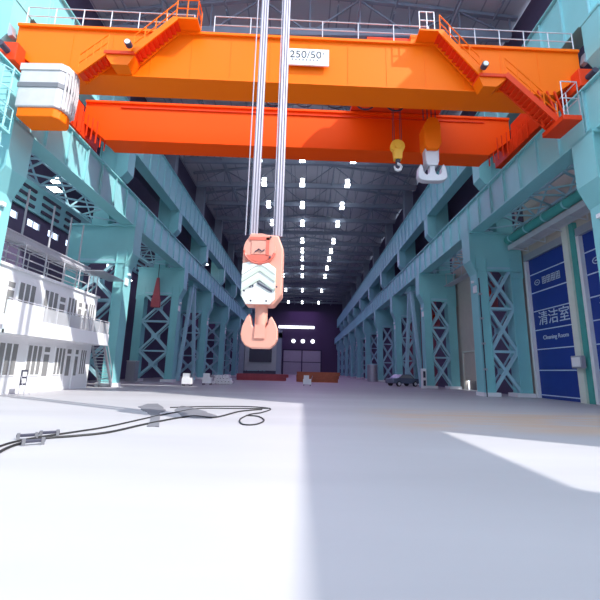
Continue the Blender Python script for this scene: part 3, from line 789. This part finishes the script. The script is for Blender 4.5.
# small carts / white crates far in
def crate_cart(x, y, lab):
    e = empty('tool_cart', (x,y,0), 0, lab, 'cart', 'white tool carts on the far floor')
    MB().box(-.45,.45,-.3,.3,.18,.75).build('tray_body', M['white'], e, bevel=.03)
    MB().box(-.38,.2,-.25,.2,.75,1.15).build('crate', M['white'], e)
    m = MB()
    for sx in (-.35,.35):
        for sy in (-.25,.25): m.cyl((sx,sy,.09),.09,.06,'x',12)
    m.build('casters', M['dark'], e)
    MB().tube([(.45,-.2,.7),(.6,-.2,1.1),(.6,.2,1.1),(.45,.2,.7)],.025,6).build('handle', M['steel'], e)
crate_cart(*px(207,385), 'white tool cart on the floor near the left column row'); crate_cart(*px(307,386), 'white tool cart alone in the middle of the far floor'); crate_cart(*px(187,386), 'white tool cart right by the foot of a left column')
x, y = px(224,384)
for lay, n in enumerate((6,5,4)):
    for k in range(n):
        o = MB().tube([(0,-.6,0),(0,.6,0)], .17, 14)
        o = o.build('white_pipe_offcut', M['white'], None, True); o.location = (x-1.0+.36*k+.18*lay, y+random.uniform(-.12,.12), .175+.315*lay)
        o.name = 'white_pipe_offcut'; tag(o, 'white pipe offcut in the small stack beside the left white carts', 'pipe', 'stack of white pipe offcuts')
# stacked steel beams (red and rust)
def beam_stack(x, y, n, L_, mt, lab, grp):
    for k in range(n):
        lay, i = divmod(k, 4)
        o = MB(); o.box(-L_/2,L_/2,-.25,.25,0,.06); o.box(-L_/2,L_/2,-.25,.25,.44,.5); o.box(-L_/2,L_/2,-.03,.03,.06,.44)
        o = o.build('steel_beam', mt); o.location = (x+random.uniform(-.3,.3), y+.7*i, .5*lay)
        tag(o, lab, 'beam', grp)
beam_stack(-6.2, 58, 8, 7.5, M['pinkred'], 'primer red steel beam in the low stack behind the hanging hook', 'primer red beam stack')
beam_stack(2.4, 56, 12, 6.0, M['rust'], 'rust orange steel beam in the stack right of the hall centre', 'rust orange beam stack')
e = empty('press_frame', (-8.4, 74, 0), 0, 'tall grey machine frame standing behind the hanging hook at the far end', 'machine')
m = MB(); m.box(-4.2,-3.2,-1,1,0,9); m.box(3.2,4.2,-1,1,0,9); m.box(-4.2,4.2,-1,1,8,9.6); m.build('frame', M['truss'], e)
MB().box(-3.2,3.2,.2,.8,1.5,8).build('back_panel', M['steel'], e); MB().box(-2.2,2.2,-.8,.2,3.2,7).build('ram', M['dark'], e); MB().box(-3.2,3.2,-1,1,0,1.4).build('bed', M['dark'], e)
e = empty('column_guard', (13.0, 69, 0), 0, 'pale grey drum standing at the foot of a right column far in', 'drum')
MB().cyl((0,0,1.5),.95,3.0,n=24).build('drum_body', M['steel'], e, True); MB().cyl((0,0,3.0),1.0,.1,n=24).build('rim', M['rail'], e, True)

# parked car
x, y = 12.9, 48.0
car = empty('parked_car', (x, y, 0), R(205), 'dark parked car with pale highlights by the right column row', 'car')
prof = [(-2.0,.35),(-2.05,.75),(-1.95,.95),(-1.2,1.02),(-.6,1.48),(.7,1.5),(1.35,1.05),(1.95,.98),(2.1,.7),(2.1,.35)]
MB().prism([p for p in prof], -.85, .85).build('body', M['car_paint'], car, bevel=.08)
for s in (-.86,.86): MB().prism([(-1.0,1.02),(-.52,1.4),(.62,1.42),(1.1,1.05)], s-.01, s+.01).build('side_window', M['glass_win'], car)
MB().prism([(-1.27,1.04),(-.66,1.47),(-.69,1.49),(-1.3,1.06)], -.7,.7).build('windscreen', M['glass_win'], car)
for xx in (-1.3,1.3):
    for s in (-.8,.8):
        w = MB().cyl((xx,s,.33),.33,.22,'y',20).build('wheel', M['black_rubber'], car, True); MB().cyl((xx,s*1.13,.33),.2,.06,'y',14).build('hub_cap', M['white'], w, True)
for s in (-.6,.6): MB().box(-2.1,-1.98,s-.18,s+.18,.68,.85).build('headlight', M['white'], car)
MB().box(-2.12,-2.02,-.3,.3,.42,.56).build('number_plate', M['white'], car)
e = empty('concrete_block', (-19.2, 41.9, 0), 0, 'pale concrete block at the foot of the third left column', 'block')
MB().box(-.5,.5,-.5,.5,0,2.2).build('block_body', M['steel'], e, bevel=.04); MB().box(-.52,.52,-.52,.52,2.2,2.3).build('cap', M['rail'], e)
e = empty('chain_hoist', (-17.6, 42.6, 8.6), 0, 'red chain hoist hanging in front of the lattice of the third left column', 'hoist')
MB().box(-.5,.5,-.25,.25,.0,1.0).build('hoist_body', M['pinkred'], e, bevel=.05)
MB().prism([(-.45,1.0),(.45,1.0),(.12,3.6),(-.12,3.6)], -.12,.12).build('hanger_plate', M['pinkred'], e)
MB().tube([(0,0,3.5),(0,0,5.3)],.04,6).build('chain', M['dark'], e)

# ------------------------------------------------------------------ light
sun = bpy.data.lights.new('sun', 'SUN'); sun.energy = 5.8; sun.color = (1,.97,.92); sun.angle = R(.6)
so = bpy.data.objects.new('sun', sun); COL.objects.link(so)
d = Vector((-.87,.49,-1.009)).normalized(); so.rotation_euler = d.to_track_quat('-Z','Y').to_euler()
w = bpy.data.worlds.new('world'); S.world = w; w.use_nodes = True
bg = w.node_tree.nodes['Background']; bg.inputs[0].default_value = (.72,.84,1.0,1); bg.inputs[1].default_value = 3.3
for y in (50, 85, 120, 148):
    l = bpy.data.lights.new('violet_fill', 'AREA'); l.shape = 'RECTANGLE'; l.size = 14; l.size_y = 30; l.energy = 1500; l.color = (.72,.36,1)  # added violet fill light, tints the depth of the hall
    o = bpy.data.objects.new('violet_fill', l); COL.objects.link(o); o.location = (0,y,28.6)

# ------------------------------------------------------------------ camera
cam = bpy.data.cameras.new('camera'); co = bpy.data.objects.new('camera', cam); COL.objects.link(co)
cam.sensor_width = 36; cam.lens = 36*365/600; cam.clip_end = 500
p = R(11.0); fw = Vector((0, math.cos(p), math.sin(p))); up = Vector((0, -math.sin(p), math.cos(p))); rt = Vector((1,0,0))
r = R(1.4)   # the picture leans clockwise, so the camera leans the other way
Mx = Matrix((rt, up, -fw)).transposed()
Mx = Matrix.Rotation(YAW, 3, 'Z') @ Mx @ Matrix.Rotation(r, 3, 'Z')
co.matrix_world = Matrix.Translation((0,0,1.6)) @ Mx.to_4x4()
S.camera = co
S.view_settings.view_transform = 'Standard'; S.view_settings.look = 'None'; S.view_settings.gamma = 1
S.view_settings.exposure = 0
